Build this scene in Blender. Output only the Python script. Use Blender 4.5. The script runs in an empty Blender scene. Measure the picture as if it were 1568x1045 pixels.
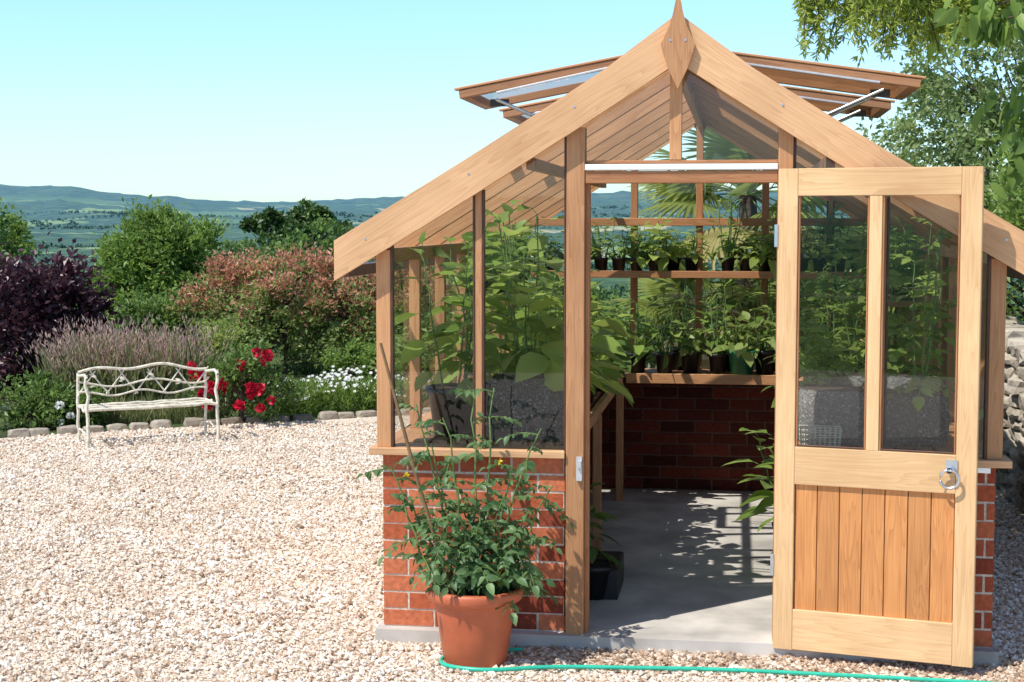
import bpy, math, numpy as np
from mathutils import Vector, Matrix
R = np.random.default_rng(7)
scene = bpy.context.scene
CAM = (0.248, -6.522)
FW = np.array([-0.1425, 0.99]); RT = np.array([0.99, 0.1425])
def S(lat, dist):
    """survey coordinates: metres to the right / metres out from the tripod point"""
    p = np.array(CAM) + FW*dist + RT*lat
    return float(p[0]), float(p[1])

# ------------------------------------------------------------------ materials
def newmat(name):
    m = bpy.data.materials.new(name); m.use_nodes = True
    nt = m.node_tree; b = nt.nodes['Principled BSDF']
    return m, nt, b
def N(nt, t, **kw):
    n = nt.nodes.new(t)
    for k, v in kw.items():
        if k.startswith('i_'): n.inputs[k[2:].replace('_', ' ')].default_value = v
        else: setattr(n, k, v)
    return n
def L(nt, a, b): nt.links.new(a, b)
def ramp(nt, stops, interp='LINEAR'):
    r = nt.nodes.new('ShaderNodeValToRGB'); r.color_ramp.interpolation = interp
    e = r.color_ramp.elements
    while len(e) < len(stops): e.new(0.5)
    for i, (p, c) in enumerate(stops):
        e[i].position = p; e[i].color = (*c, 1)
    return r
def plain(name, col, rough=.6, metal=0, noise=0.25, nscale=30, bump=0.0, spec=.5):
    m, nt, b = newmat(name)
    tc = N(nt, 'ShaderNodeTexCoord'); no = N(nt, 'ShaderNodeTexNoise'); no.inputs['Scale'].default_value = nscale
    no.inputs['Detail'].default_value = 6
    L(nt, tc.outputs['Object'], no.inputs['Vector'])
    c = np.array(col)
    r = ramp(nt, [(.3, tuple(c*(1-noise))), (.7, tuple(np.minimum(c*(1+noise), .95)))])
    L(nt, no.outputs['Fac'], r.inputs[0]); L(nt, r.outputs[0], b.inputs['Base Color'])
    b.inputs['Roughness'].default_value = rough; b.inputs['Metallic'].default_value = metal
    b.inputs['Specular IOR Level'].default_value = spec
    if bump:
        bp = N(nt, 'ShaderNodeBump'); bp.inputs['Strength'].default_value = bump; bp.inputs['Distance'].default_value = .004
        L(nt, no.outputs['Fac'], bp.inputs['Height']); L(nt, bp.outputs[0], b.inputs['Normal'])
    return m
def wood(name, dark, light, sc=1.0, rough=.6, vary=.25):
    m, nt, b = newmat(name)
    tc = N(nt, 'ShaderNodeTexCoord'); oi = N(nt, 'ShaderNodeObjectInfo')
    mul = N(nt, 'ShaderNodeMath', operation='MULTIPLY'); mul.inputs[1].default_value = 37.0
    L(nt, oi.outputs['Random'], mul.inputs[0])
    add = N(nt, 'ShaderNodeVectorMath', operation='ADD')
    L(nt, tc.outputs['Object'], add.inputs[0]); L(nt, mul.outputs[0], add.inputs[1])
    mp = N(nt, 'ShaderNodeMapping'); mp.inputs['Scale'].default_value = (.9*sc, 14*sc, 14*sc)
    L(nt, add.outputs[0], mp.inputs[0])
    n1 = N(nt, 'ShaderNodeTexNoise'); n1.inputs['Scale'].default_value = 1.2; n1.inputs['Detail'].default_value = 2
    n1.inputs['Distortion'].default_value = .5
    L(nt, mp.outputs[0], n1.inputs['Vector'])
    rm = N(nt, 'ShaderNodeMath', operation='MULTIPLY'); rm.inputs[1].default_value = 11.0
    L(nt, n1.outputs['Fac'], rm.inputs[0])
    fr = N(nt, 'ShaderNodeMath', operation='FRACT'); L(nt, rm.outputs[0], fr.inputs[0])
    pw = N(nt, 'ShaderNodeMath', operation='POWER'); pw.inputs[1].default_value = 2.2; L(nt, fr.outputs[0], pw.inputs[0])
    mp2 = N(nt, 'ShaderNodeMapping'); mp2.inputs['Scale'].default_value = (3, 120, 120)
    L(nt, add.outputs[0], mp2.inputs[0])
    n2 = N(nt, 'ShaderNodeTexNoise'); n2.inputs['Scale'].default_value = 1.5; L(nt, mp2.outputs[0], n2.inputs['Vector'])
    mx = N(nt, 'ShaderNodeMath', operation='MULTIPLY_ADD'); mx.inputs[1].default_value = .28
    hf = N(nt, 'ShaderNodeMath', operation='MULTIPLY'); hf.inputs[1].default_value = .6; L(nt, n2.outputs['Fac'], hf.inputs[0])
    L(nt, pw.outputs[0], mx.inputs[0]); L(nt, hf.outputs[0], mx.inputs[2])
    r = ramp(nt, [(.15, light), (.85, dark)])
    L(nt, mx.outputs[0], r.inputs[0])
    hs = N(nt, 'ShaderNodeHueSaturation')
    va = N(nt, 'ShaderNodeMath', operation='MULTIPLY_ADD'); va.inputs[1].default_value = vary; va.inputs[2].default_value = 1-vary*.5
    L(nt, oi.outputs['Random'], va.inputs[0]); L(nt, va.outputs[0], hs.inputs['Value'])
    L(nt, r.outputs[0], hs.inputs['Color'])
    nb_ = N(nt, 'ShaderNodeTexNoise'); nb_.inputs['Scale'].default_value = 2.5; nb_.inputs['Detail'].default_value = 4; L(nt, add.outputs[0], nb_.inputs['Vector'])
    st = ramp(nt, [(.3, (.80, .76, .72)), (.65, (1.0, 1.0, 1.0))]); L(nt, nb_.outputs['Fac'], st.inputs[0])
    mm = N(nt, 'ShaderNodeMix', data_type='RGBA', blend_type='MULTIPLY'); mm.inputs[0].default_value = 1
    L(nt, hs.outputs[0], mm.inputs[6]); L(nt, st.outputs[0], mm.inputs[7]); L(nt, mm.outputs[2], b.inputs['Base Color'])
    b.inputs['Roughness'].default_value = rough
    bp = N(nt, 'ShaderNodeBump'); bp.inputs['Strength'].default_value = .2; bp.inputs['Distance'].default_value = .0015
    L(nt, n2.outputs['Fac'], bp.inputs['Height']); L(nt, bp.outputs[0], b.inputs['Normal'])
    return m
def attrmat(name, stops, rough=.7, trans=0.0, bump=0.0, bscale=80, spec=.4, fine=0.0):
    m, nt, b = newmat(name)
    at = N(nt, 'ShaderNodeAttribute', attribute_name='rnd')
    r = ramp(nt, stops); L(nt, at.outputs['Fac'], r.inputs[0])
    col = r.outputs[0]
    if fine:
        tc = N(nt, 'ShaderNodeTexCoord'); no = N(nt, 'ShaderNodeTexNoise'); no.inputs['Scale'].default_value = bscale; no.inputs['Detail'].default_value = 5
        L(nt, tc.outputs['Object'], no.inputs['Vector'])
        va = N(nt, 'ShaderNodeMath', operation='MULTIPLY_ADD'); va.inputs[1].default_value = fine*2; va.inputs[2].default_value = 1-fine
        L(nt, no.outputs['Fac'], va.inputs[0])
        hs = N(nt, 'ShaderNodeHueSaturation'); L(nt, va.outputs[0], hs.inputs['Value']); L(nt, col, hs.inputs['Color'])
        col = hs.outputs[0]
        if bump:
            bp = N(nt, 'ShaderNodeBump'); bp.inputs['Strength'].default_value = bump; bp.inputs['Distance'].default_value = .006
            L(nt, no.outputs['Fac'], bp.inputs['Height']); L(nt, bp.outputs[0], b.inputs['Normal'])
    L(nt, col, b.inputs['Base Color'])
    b.inputs['Roughness'].default_value = rough; b.inputs['Specular IOR Level'].default_value = spec
    if trans:
        t = N(nt, 'ShaderNodeBsdfTranslucent')
        hs2 = N(nt, 'ShaderNodeHueSaturation'); hs2.inputs['Value'].default_value = 1.6; hs2.inputs['Hue'].default_value = .49
        L(nt, col, hs2.inputs['Color']); L(nt, hs2.outputs[0], t.inputs['Color'])
        ms = N(nt, 'ShaderNodeMixShader'); ms.inputs[0].default_value = trans
        L(nt, b.outputs[0], ms.inputs[1]); L(nt, t.outputs[0], ms.inputs[2])
        L(nt, ms.outputs[0], nt.nodes['Material Output'].inputs[0])
    return m
def leafmat(name, dark, light, trans=.35, rough=.45):
    mid = tuple((a+b)/2*.9 for a, b in zip(dark, light))
    return attrmat(name, [(0, dark), (.5, mid), (1, light)], rough, trans)

M = {}
M['cedar'] = wood('cedar', (.38, .155, .06), (.66, .35, .16))
M['cedar_pale'] = wood('cedar_pale', (.58, .30, .14), (.84, .51, .265), vary=.10)
M['cedar_door'] = wood('cedar_door', (.62, .36, .16), (.88, .59, .31), vary=.10)
M['cedar_honey'] = wood('cedar_honey', (.40, .14, .038), (.72, .33, .11), vary=.35)
M['cedar_red'] = wood('cedar_red', (.34, .12, .045), (.60, .28, .12))
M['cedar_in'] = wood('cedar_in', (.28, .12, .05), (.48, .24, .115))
M['strip'] = plain('bronze_strip', (.085, .035, .02), .4)
M['steel'] = plain('galvanised_steel', (.62, .64, .66), .35, 1, .1)
M['alu'] = plain('aluminium', (.62, .63, .64), .45, .5, .1)
M['black'] = plain('black_plastic', (.012, .012, .013), .45)
M['terra'] = plain('terracotta', (.52, .13, .055), .5, 0, .12, 12, .15)
M['greenpot'] = plain('green_plastic', (.01, .16, .08), .4)
M['soil'] = plain('soil', (.05, .03, .02), .95, 0, .6, 90, .8)
M['label'] = plain('white_label', (.8, .8, .78), .5, 0, .03)
M['concrete'] = plain('concrete', (.52, .48, .43), .9, 0, .3, 4, .4)
M['cream'] = plain('cream_paint', (.76, .69, .56), .55, 0, .3, 25, .2)
M['hose'] = plain('hose_green', (.03, .48, .32), .35, 0, .1)
M['bark'] = plain('bark', (.10, .07, .05), .95, 0, .5, 25, .9)
M['stem'] = plain('green_stem', (.14, .22, .06), .6)
M['cane'] = plain('bamboo_cane', (.20, .12, .05), .6)
M['mortar'] = plain('mortar', (.66, .56, .46), .95, 0, .25, 60, .4)
M['mortar_shade'] = plain('mortar_shade', (.13, .08, .06), .95, 0, .3, 60, .4)  # dark mortar copy, the back wall's shade put into its colour
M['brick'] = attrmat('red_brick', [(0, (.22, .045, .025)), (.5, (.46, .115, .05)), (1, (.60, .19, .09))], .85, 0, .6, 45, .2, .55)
M['brick_shade'] = attrmat('shaded_brick', [(0, (.06, .015, .01)), (1, (.17, .035, .02))], .85, 0, .6, 45, .2, .5)  # dark brick copy with the back wall's shade painted into the colour
M['stone'] = attrmat('rubble_stone', [(0, (.22, .18, .14)), (.5, (.40, .35, .28)), (1, (.54, .48, .40))], .95, 0, .9, 18, .2, .5)
M['pebble'] = attrmat('gravel_pebbles', [(0, (.24, .16, .11)), (.06, (.48, .33, .22)), (.22, (.66, .53, .41)), (.5, (.78, .67, .54)), (.8, (.86, .79, .69)), (1, (.91, .88, .83))], .85, 0, 0, 100, .3)
M['white'] = attrmat('white_petals', [(0, (.6, .62, .58)), (1, (.85, .85, .82))], .6, .2)
M['rose'] = attrmat('red_petals', [(0, (.30, .0, .015)), (1, (.68, .015, .05))], .5, .2)
M['yellow'] = attrmat('yellow_petals', [(0, (.6, .45, .02)), (1, (.8, .65, .05))], .6, .2)
M['l_mid'] = leafmat('leaf_mid', (.04, .09, .018), (.20, .31, .07))
M['l_lime'] = leafmat('leaf_lime', (.13, .20, .035), (.42, .52, .13), .42)
M['l_acer'] = leafmat('leaf_bright', (.07, .14, .022), (.29, .42, .09), .42)
M['l_dark'] = leafmat('leaf_dark', (.025, .06, .017), (.10, .18, .045), .25)
M['l_purple'] = leafmat('leaf_purple', (.014, .007, .012), (.11, .042, .055), .2, .35)
M['l_red'] = leafmat('leaf_salmon', (.36, .14, .085), (.68, .34, .21), .3)
M['l_olive'] = leafmat('leaf_olive', (.08, .14, .03), (.33, .41, .12), .35)
M['l_pale'] = leafmat('leaf_pale', (.11, .18, .06), (.40, .49, .20), .38)
M['l_tom'] = leafmat('leaf_tomato', (.05, .12, .04), (.20, .33, .13), .35)
M['l_palm'] = leafmat('leaf_palm', (.08, .14, .025), (.40, .46, .13), .38, .35)
M['l_straw'] = leafmat('leaf_straw', (.30, .26, .08), (.62, .55, .25), .3)
M['l_needle'] = leafmat('leaf_needle', (.17, .25, .03), (.52, .60, .13), .4)
M['grassbl'] = leafmat('grass_blade', (.12, .17, .05), (.42, .42, .20), .3)
M['plume'] = leafmat('grass_plume', (.38, .25, .20), (.68, .50, .40), .3, .8)

# glass
g, nt, b = newmat('horticultural_glass')
tr = N(nt, 'ShaderNodeBsdfTransparent'); tr.inputs[0].default_value = (.965, .98, .97, 1)
gl = N(nt, 'ShaderNodeBsdfGlossy'); gl.inputs['Roughness'].default_value = .01
fr = N(nt, 'ShaderNodeFresnel'); fr.inputs[0].default_value = 1.5
ff = N(nt, 'ShaderNodeMath', operation='MULTIPLY_ADD'); ff.inputs[1].default_value = 1.0; ff.inputs[2].default_value = .01
L(nt, fr.outputs[0], ff.inputs[0])
ms = N(nt, 'ShaderNodeMixShader'); L(nt, ff.outputs[0], ms.inputs[0]); L(nt, tr.outputs[0], ms.inputs[1]); L(nt, gl.outputs[0], ms.inputs[2])
L(nt, ms.outputs[0], nt.nodes['Material Output'].inputs[0]); M['glass'] = g

# gravel base sheet
m, nt, b = newmat('gravel_bed')
ge = N(nt, 'ShaderNodeNewGeometry'); vo = N(nt, 'ShaderNodeTexVoronoi'); vo.inputs['Scale'].default_value = 48
L(nt, ge.outputs['Position'], vo.inputs['Vector'])
r = ramp(nt, [(0, (.34, .25, .18)), (.3, (.62, .49, .38)), (.6, (.76, .65, .52)), (1, (.86, .79, .69))])
L(nt, vo.outputs['Color'], r.inputs[0])
no = N(nt, 'ShaderNodeTexNoise'); no.inputs['Scale'].default_value = 2.2; no.inputs['Detail'].default_value = 7; L(nt, ge.outputs['Position'], no.inputs['Vector'])
va = N(nt, 'ShaderNodeMath', operation='MULTIPLY_ADD'); va.inputs[1].default_value = .8; va.inputs[2].default_value = .60
L(nt, no.outputs['Fac'], va.inputs[0])
hs = N(nt, 'ShaderNodeHueSaturation'); L(nt, va.outputs[0], hs.inputs['Value']); L(nt, r.outputs[0], hs.inputs['Color'])
L(nt, hs.outputs[0], b.inputs['Base Color']); b.inputs['Roughness'].default_value = .95
bp = N(nt, 'ShaderNodeBump'); bp.inputs['Strength'].default_value = .8; bp.inputs['Distance'].default_value = .012; bp.invert = True
L(nt, vo.outputs['Distance'], bp.inputs['Height']); L(nt, bp.outputs[0], b.inputs['Normal']); M['gravel'] = m

def gritmat(name, cols):
    m, nt, b = newmat(name)
    tc = N(nt, 'ShaderNodeTexCoord'); vo = N(nt, 'ShaderNodeTexVoronoi'); vo.inputs['Scale'].default_value = 150; L(nt, tc.outputs['Object'], vo.inputs['Vector'])
    r = ramp(nt, list(zip((0, .6, .85, 1), cols))); L(nt, vo.outputs['Color'], r.inputs[0])
    L(nt, r.outputs[0], b.inputs['Base Color']); b.inputs['Roughness'].default_value = .9; return m
M['grit'] = gritmat('gritty_compost', [(.03, .028, .025), (.08, .075, .07), (.18, .17, .16), (.4, .38, .36)])
M['grit_pale'] = gritmat('pale_grit', [(.08, .075, .068), (.17, .16, .15), (.32, .30, .28), (.6, .58, .54)])

# landscape
m, nt, b = newmat('landscape')
ge = N(nt, 'ShaderNodeNewGeometry')
ln = N(nt, 'ShaderNodeVectorMath', operation='LENGTH'); L(nt, ge.outputs['Position'], ln.inputs[0])
vo = N(nt, 'ShaderNodeTexVoronoi'); vo.inputs['Scale'].default_value = .0036; vo.inputs['Randomness'].default_value = .8
nw = N(nt, 'ShaderNodeTexNoise'); nw.inputs['Scale'].default_value = .004
L(nt, ge.outputs['Position'], nw.inputs['Vector'])
sc = N(nt, 'ShaderNodeVectorMath', operation='SCALE'); sc.inputs['Scale'].default_value = 120; L(nt, nw.outputs['Color'], sc.inputs[0])
ad = N(nt, 'ShaderNodeVectorMath', operation='ADD'); L(nt, ge.outputs['Position'], ad.inputs[0]); L(nt, sc.outputs[0], ad.inputs[1])
L(nt, ad.outputs[0], vo.inputs['Vector'])
fields = ramp(nt, [(0, (.14, .23, .07)), (.3, (.24, .33, .10)), (.5, (.11, .19, .06)), (.68, (.52, .46, .24)), (.80, (.28, .37, .12))], 'CONSTANT')
L(nt, vo.outputs['Color'], fields.inputs[0])
nf = N(nt, 'ShaderNodeTexNoise'); nf.inputs['Scale'].default_value = .0032; nf.inputs['Detail'].default_value = 9; nf.inputs['Roughness'].default_value = .62
L(nt, ge.outputs['Position'], nf.inputs['Vector'])
fmask = ramp(nt, [(.44, (0, 0, 0)), (.455, (1, 1, 1))]); L(nt, nf.outputs['Fac'], fmask.inputs[0])
nd = N(nt, 'ShaderNodeTexNoise'); nd.inputs['Scale'].default_value = .03; nd.inputs['Detail'].default_value = 7; nd.inputs['Roughness'].default_value = .8; L(nt, ge.outputs['Position'], nd.inputs['Vector'])
forest = ramp(nt, [(.38, (.008, .028, .010)), (.62, (.11, .18, .05))]); L(nt, nd.outputs['Fac'], forest.inputs[0])
mxf = N(nt, 'ShaderNodeMix', data_type='RGBA'); L(nt, fmask.outputs[0], mxf.inputs[0]); L(nt, fields.outputs[0], mxf.inputs[6]); L(nt, forest.outputs[0], mxf.inputs[7])
sp = N(nt, 'ShaderNodeSeparateXYZ'); L(nt, ge.outputs['Position'], sp.inputs[0])
hm = N(nt, 'ShaderNodeMapRange'); hm.inputs[1].default_value = 44; hm.inputs[2].default_value = 60; L(nt, sp.outputs[2], hm.inputs[0])
hmn = N(nt, 'ShaderNodeMath', operation='MULTIPLY'); L(nt, hm.outputs[0], hmn.inputs[0]); hmn.inputs[1].default_value = .9
mxh = N(nt, 'ShaderNodeMix', data_type='RGBA'); L(nt, hmn.outputs[0], mxh.inputs[0]); L(nt, mxf.outputs[2], mxh.inputs[6]); L(nt, forest.outputs[0], mxh.inputs[7])
ng = N(nt, 'ShaderNodeTexNoise'); ng.inputs['Scale'].default_value = 3; ng.inputs['Detail'].default_value = 8; L(nt, ge.outputs['Position'], ng.inputs['Vector'])
nr = ramp(nt, [(.4, (.045, .06, .02)), (.65, (.12, .16, .045))]); L(nt, ng.outputs['Fac'], nr.inputs[0])
dm = N(nt, 'ShaderNodeMapRange'); dm.inputs[1].default_value = 60; dm.inputs[2].default_value = 200; L(nt, ln.outputs['Value'], dm.inputs[0])
mn = N(nt, 'ShaderNodeMix', data_type='RGBA'); L(nt, dm.outputs[0], mn.inputs[0]); L(nt, nr.outputs[0], mn.inputs[6]); L(nt, mxh.outputs[2], mn.inputs[7])
def hazed(nt, col, b, ln=None):  # aerial haze painted into the base colour, stronger with distance
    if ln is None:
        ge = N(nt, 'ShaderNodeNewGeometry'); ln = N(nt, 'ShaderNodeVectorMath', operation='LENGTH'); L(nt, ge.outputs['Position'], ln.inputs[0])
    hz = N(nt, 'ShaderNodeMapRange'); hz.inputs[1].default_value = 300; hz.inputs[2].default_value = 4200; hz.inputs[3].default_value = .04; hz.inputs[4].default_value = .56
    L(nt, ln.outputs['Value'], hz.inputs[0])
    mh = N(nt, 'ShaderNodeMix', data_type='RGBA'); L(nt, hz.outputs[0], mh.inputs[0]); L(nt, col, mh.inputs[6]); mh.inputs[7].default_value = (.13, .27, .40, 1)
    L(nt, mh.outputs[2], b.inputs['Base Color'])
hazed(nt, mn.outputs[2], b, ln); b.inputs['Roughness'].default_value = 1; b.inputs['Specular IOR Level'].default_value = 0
M['land'] = m
m, nt, b = newmat('distant_foliage'); at = N(nt, 'ShaderNodeAttribute', attribute_name='rnd')
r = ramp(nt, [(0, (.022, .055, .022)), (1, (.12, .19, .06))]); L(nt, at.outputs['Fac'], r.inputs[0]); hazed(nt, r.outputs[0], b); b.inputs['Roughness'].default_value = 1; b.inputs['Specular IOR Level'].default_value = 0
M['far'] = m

# ------------------------------------------------------------------ mesh builder
class MB:
    def __init__(s): s.V = []; s.F = []; s.n = 0
    def add(s, V, F, mat=0, rnd=None, smooth=False):
        V = np.asarray(V, float).reshape(-1, 3); F = np.asarray(F, int)
        if rnd is None: rnd = np.full(len(F), .5)
        rnd = np.broadcast_to(np.asarray(rnd, float), (len(F),))
        s.V.append(V); s.F.append((F+s.n, mat, rnd, smooth)); s.n += len(V)
    def build(s, name, mats, parent=None, loc=None):
        V = np.concatenate(s.V); me = bpy.data.meshes.new(name)
        tot = sum(f.size for f, *_ in s.F); npoly = sum(len(f) for f, *_ in s.F)
        me.vertices.add(len(V)); me.vertices.foreach_set('co', V.astype(np.float32).ravel())
        me.loops.add(tot); me.polygons.add(npoly)
        li = np.concatenate([f.ravel() for f, *_ in s.F]).astype(np.int32)
        cnt = np.concatenate([np.full(len(f), f.shape[1]) for f, *_ in s.F])
        ls = np.concatenate([[0], np.cumsum(cnt)[:-1]]).astype(np.int32)
        me.loops.foreach_set('vertex_index', li); me.polygons.foreach_set('loop_start', ls)
        me.polygons.foreach_set('material_index', np.concatenate([np.full(len(f), mt) for f, mt, *_ in s.F]).astype(np.int32))
        me.polygons.foreach_set('use_smooth', np.concatenate([np.full(len(f), sm) for f, _, _, sm in s.F]).astype(bool))
        me.update(calc_edges=True)
        a = me.attributes.new('rnd', 'FLOAT', 'FACE'); a.data.foreach_set('value', np.concatenate([r for _, _, r, _ in s.F]).astype(np.float32))
        for mt in mats: me.materials.append(mt)
        me.validate()
        o = bpy.data.objects.new(name, me); scene.collection.objects.link(o)
        if parent: o.parent = parent
        if loc: o.location = loc
        return o
def unit(a): return a/np.maximum(np.linalg.norm(a, axis=-1, keepdims=True), 1e-9)
def tube(mb, pts, rad, sides=6, mat=0, rnd=.5):
    P = np.asarray(pts, float); n = len(P); rad = np.broadcast_to(np.asarray(rad, float), (n,))
    T = np.gradient(P, axis=0); T = unit(T)
    up = np.array([0, 0, 1.]) if abs(T[:, 2]).mean() < .8 else np.array([1., 0, 0])
    A = unit(np.cross(T, up)); B = np.cross(T, A)
    th = np.linspace(0, 2*np.pi, sides, endpoint=False)
    V = P[:, None] + rad[:, None, None]*(np.cos(th)[None, :, None]*A[:, None]+np.sin(th)[None, :, None]*B[:, None])
    i = np.arange(n-1)[:, None]*sides; j = np.arange(sides)[None]; k = (j+1) % sides
    F = np.stack([i+j, i+k, i+sides+k, i+sides+j], -1).reshape(-1, 4)
    mb.add(V, F, mat, rnd, True)
BOXF = np.array([[0, 1, 3, 2], [4, 6, 7, 5], [0, 4, 5, 1], [2, 3, 7, 6], [0, 2, 6, 4], [1, 5, 7, 3]])
def box(mb, c, s, mat=0, rnd=.5, jit=0):
    g = np.array([[x, y, z] for x in (-.5, .5) for y in (-.5, .5) for z in (-.5, .5)])*np.array(s)
    if jit: g = g + R.normal(0, jit, g.shape)
    mb.add(g+np.array(c), BOXF, mat, rnd)
def lathe(mb, prof, c=(0, 0, 0), sides=32, mat=0):
    pr = np.array(prof); th = np.linspace(0, 2*np.pi, sides, endpoint=False)
    V = np.stack([pr[:, 0][:, None]*np.cos(th), pr[:, 0][:, None]*np.sin(th), np.repeat(pr[:, 1][:, None], sides, 1)], -1)+np.array(c)
    i = np.arange(len(pr)-1)[:, None]*sides; j = np.arange(sides)[None]; k = (j+1) % sides
    mb.add(V, np.stack([i+j, i+k, i+sides+k, i+sides+j], -1).reshape(-1, 4), mat, .5, True)
def leaves(mb, C, D, Nn, Ln, W, mat=0, rnd=None, detail=0, fold=.12, droop=.25):
    C = np.asarray(C, float); n = len(C)
    if n == 0: return
    D = unit(np.asarray(D, float)); Nn = unit(Nn-D*(Nn*D).sum(1, keepdims=True)); Sd = np.cross(D, Nn)
    Ln = np.broadcast_to(np.asarray(Ln, float), (n,))[:, None]; W = np.broadcast_to(np.asarray(W, float), (n,))[:, None]
    if rnd is None: rnd = R.random(n)
    if not detail:
        V = np.stack([C, C+D*.45*Ln+Sd*W/2+Nn*fold*W, C+D*Ln-Nn*droop*.4*Ln, C+D*.45*Ln-Sd*W/2+Nn*fold*W], 1)
        b = np.arange(n)[:, None]*4
        F = np.concatenate([b+np.array([[0, 1, 2]]), b+np.array([[0, 2, 3]])])
        mb.add(V, F, mat, np.concatenate([rnd, rnd])); return
    ts = [0, .22, .5, .78, 1]; ws = [0, .82, 1, .6, 0]; vs = []
    def mid(t): return C+D*Ln*t-Nn*(droop*Ln*t*t)
    for t in ts: vs.append(mid(t))
    for t, w in zip(ts[1:4], ws[1:4]):
        vs.append(mid(t)+Sd*W/2*w+Nn*fold*W*w); vs.append(mid(t)-Sd*W/2*w+Nn*fold*W*w)
    V = np.stack(vs, 1); b = np.arange(n)[:, None]*11
    T = [[0, 5, 1], [0, 1, 6], [3, 9, 4], [3, 4, 10]]; Q = [[1, 5, 7, 2], [2, 7, 9, 3], [1, 2, 8, 6], [2, 3, 10, 8]]
    n0 = mb.n
    mb.add(V, np.concatenate([b+np.array([t]) for t in T]), mat, np.tile(rnd, 4), True)
    F = np.concatenate([b+np.array([q]) for q in Q]) + n0
    mb.F.append((F, mat, np.tile(rnd, 4), True))
def rdir(n, up=0.0):
    d = unit(R.normal(size=(n, 3))); d[:, 2] += up; return unit(d)
def crown(mb, c, rad, nclump, nleaf, leafL, mat=0, woodmat=None, base=None, sig=.16, ar=.5, detail=0, trunk_r=.03, shell=.5, lump=.25, upbias=.2, mat2=None, mat2fn=None, zmin=None, leafup=0.0):
    c = np.array(c, float); rad = np.array(rad, float)*.84
    d = rdir(nclump, upbias); ph = R.random(6)*6
    l = 1+lump*(np.sin(3*d[:, 0]+ph[0])*np.sin(4*d[:, 2]+ph[1])+np.sin(5*d[:, 1]+ph[2])*.6)
    rr = (shell+(1-shell)*R.random(nclump)**.6)*l
    K = c+d*rad*rr[:, None]
    if zmin is not None: K[:, 2] = np.maximum(K[:, 2], zmin+.05*R.random(nclump))
    if base is not None:
        base = np.array(base, float)
        top = c+np.array([0, 0, rad[2]*.5])
        ks = np.linspace(0, 1, 7)[:, None]; wob = R.normal(0, .03*rad[0], (7, 3)); wob[0] = 0
        tp = base*(1-ks)+top*ks+wob
        tube(mb, tp, np.linspace(trunk_r, trunk_r*.35, 7), 8, woodmat)
        for k in K[::max(1, len(K)//60)]:
            f = np.clip((k[2]-base[2])/(top[2]-base[2]+1e-6)*.6, .1, .9); s0 = base*(1-f)+top*f
            mdl = (s0+k)/2+R.normal(0, .06, 3)*rad[0]
            tube(mb, [s0, mdl, k], [trunk_r*.3, trunk_r*.17, trunk_r*.05], 5, woodmat)
    idx = R.integers(0, nclump, nleaf); sg = sig*rad.mean()*(.5+1.0*R.random(nclump))
    P = K[idx]+R.normal(size=(nleaf, 3))*sg[idx][:, None]*np.array([1, 1, .75])
    if zmin is not None: P[:, 2] = np.maximum(P[:, 2], zmin)
    out = unit((P-c)/rad)
    D = unit(out*.6+rdir(nleaf)*.9+np.array([0, 0, leafup])); Nn = unit(out*.4+rdir(nleaf)*.7+np.array([0, 0, .5]))
    cb = R.random(nclump)
    rn = np.clip(.1+.45*cb[idx]+.45*R.random(nleaf)+.1*out[:, 2], 0, 1)
    LL = leafL*(.6+.8*R.random(nleaf))
    if mat2 is not None:
        mk = mat2fn(P, idx)
        leaves(mb, P[~mk], D[~mk], Nn[~mk], LL[~mk], LL[~mk]*ar, mat, rn[~mk], detail)
        leaves(mb, P[mk], D[mk], Nn[mk], LL[mk], LL[mk]*ar, mat2, rn[mk], detail)
    else: leaves(mb, P, D, Nn, LL, LL*ar, mat, rn, detail)
    return K

def empty(name, loc=(0, 0, 0), rz=0, parent=None):
    e = bpy.data.objects.new(name, None); scene.collection.objects.link(e); e.location = loc; e.rotation_euler = (0, 0, rz)
    if parent: e.parent = parent
    return e
def beam(name, p0, p1, w, h, mat, parent, ch=.0025):
    p0 = Vector(p0); p1 = Vector(p1); d = p1-p0; ln = d.length; X = d.normalized()
    up = Vector((0, 0, 1)) if abs(X.z) < .95 else Vector((0, 1, 0))
    Y = up.cross(X).normalized(); Z = X.cross(Y)
    a, bb = w/2, h/2
    pr = [(-a+ch, -bb), (a-ch, -bb), (a, -bb+ch), (a, bb-ch), (a-ch, bb), (-a+ch, bb), (-a, bb-ch), (-a, -bb+ch)]
    V = [(-ln/2, y, z) for y, z in pr]+[(ln/2, y, z) for y, z in pr]
    F = [[i, (i+1) % 8, (i+1) % 8+8, i+8] for i in range(8)]+[list(range(7, -1, -1)), list(range(8, 16))]
    me = bpy.data.meshes.new(name); me.from_pydata(V, [], F); me.materials.append(M[mat])
    o = bpy.data.objects.new(name, me); scene.collection.objects.link(o); o.parent = parent
    mt = Matrix((X, Y, Z)).transposed().to_4x4(); mt.translation = (p0+p1)/2; o.matrix_basis = mt
    return o
def polyboard(name, pts, y0, y1, mat, parent, ang=0.0, org=(0, 0)):
    ca, sa = math.cos(ang), math.sin(ang)
    loc = [((x-org[0])*ca+(z-org[1])*sa, -(x-org[0])*sa+(z-org[1])*ca) for x, z in pts]; n = len(pts)
    V = [(a, y0, c) for a, c in loc]+[(a, y1, c) for a, c in loc]
    F = [list(range(n)), list(range(2*n-1, n-1, -1))]+[[i+n, (i+1) % n+n, (i+1) % n, i] for i in range(n)]
    me = bpy.data.meshes.new(name); me.from_pydata(V, [], F); me.materials.append(M[mat])
    o = bpy.data.objects.new(name, me); scene.collection.objects.link(o); o.parent = parent
    o.rotation_euler = (0, -ang, 0); o.location = (org[0], 0, org[1]); return o
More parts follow.
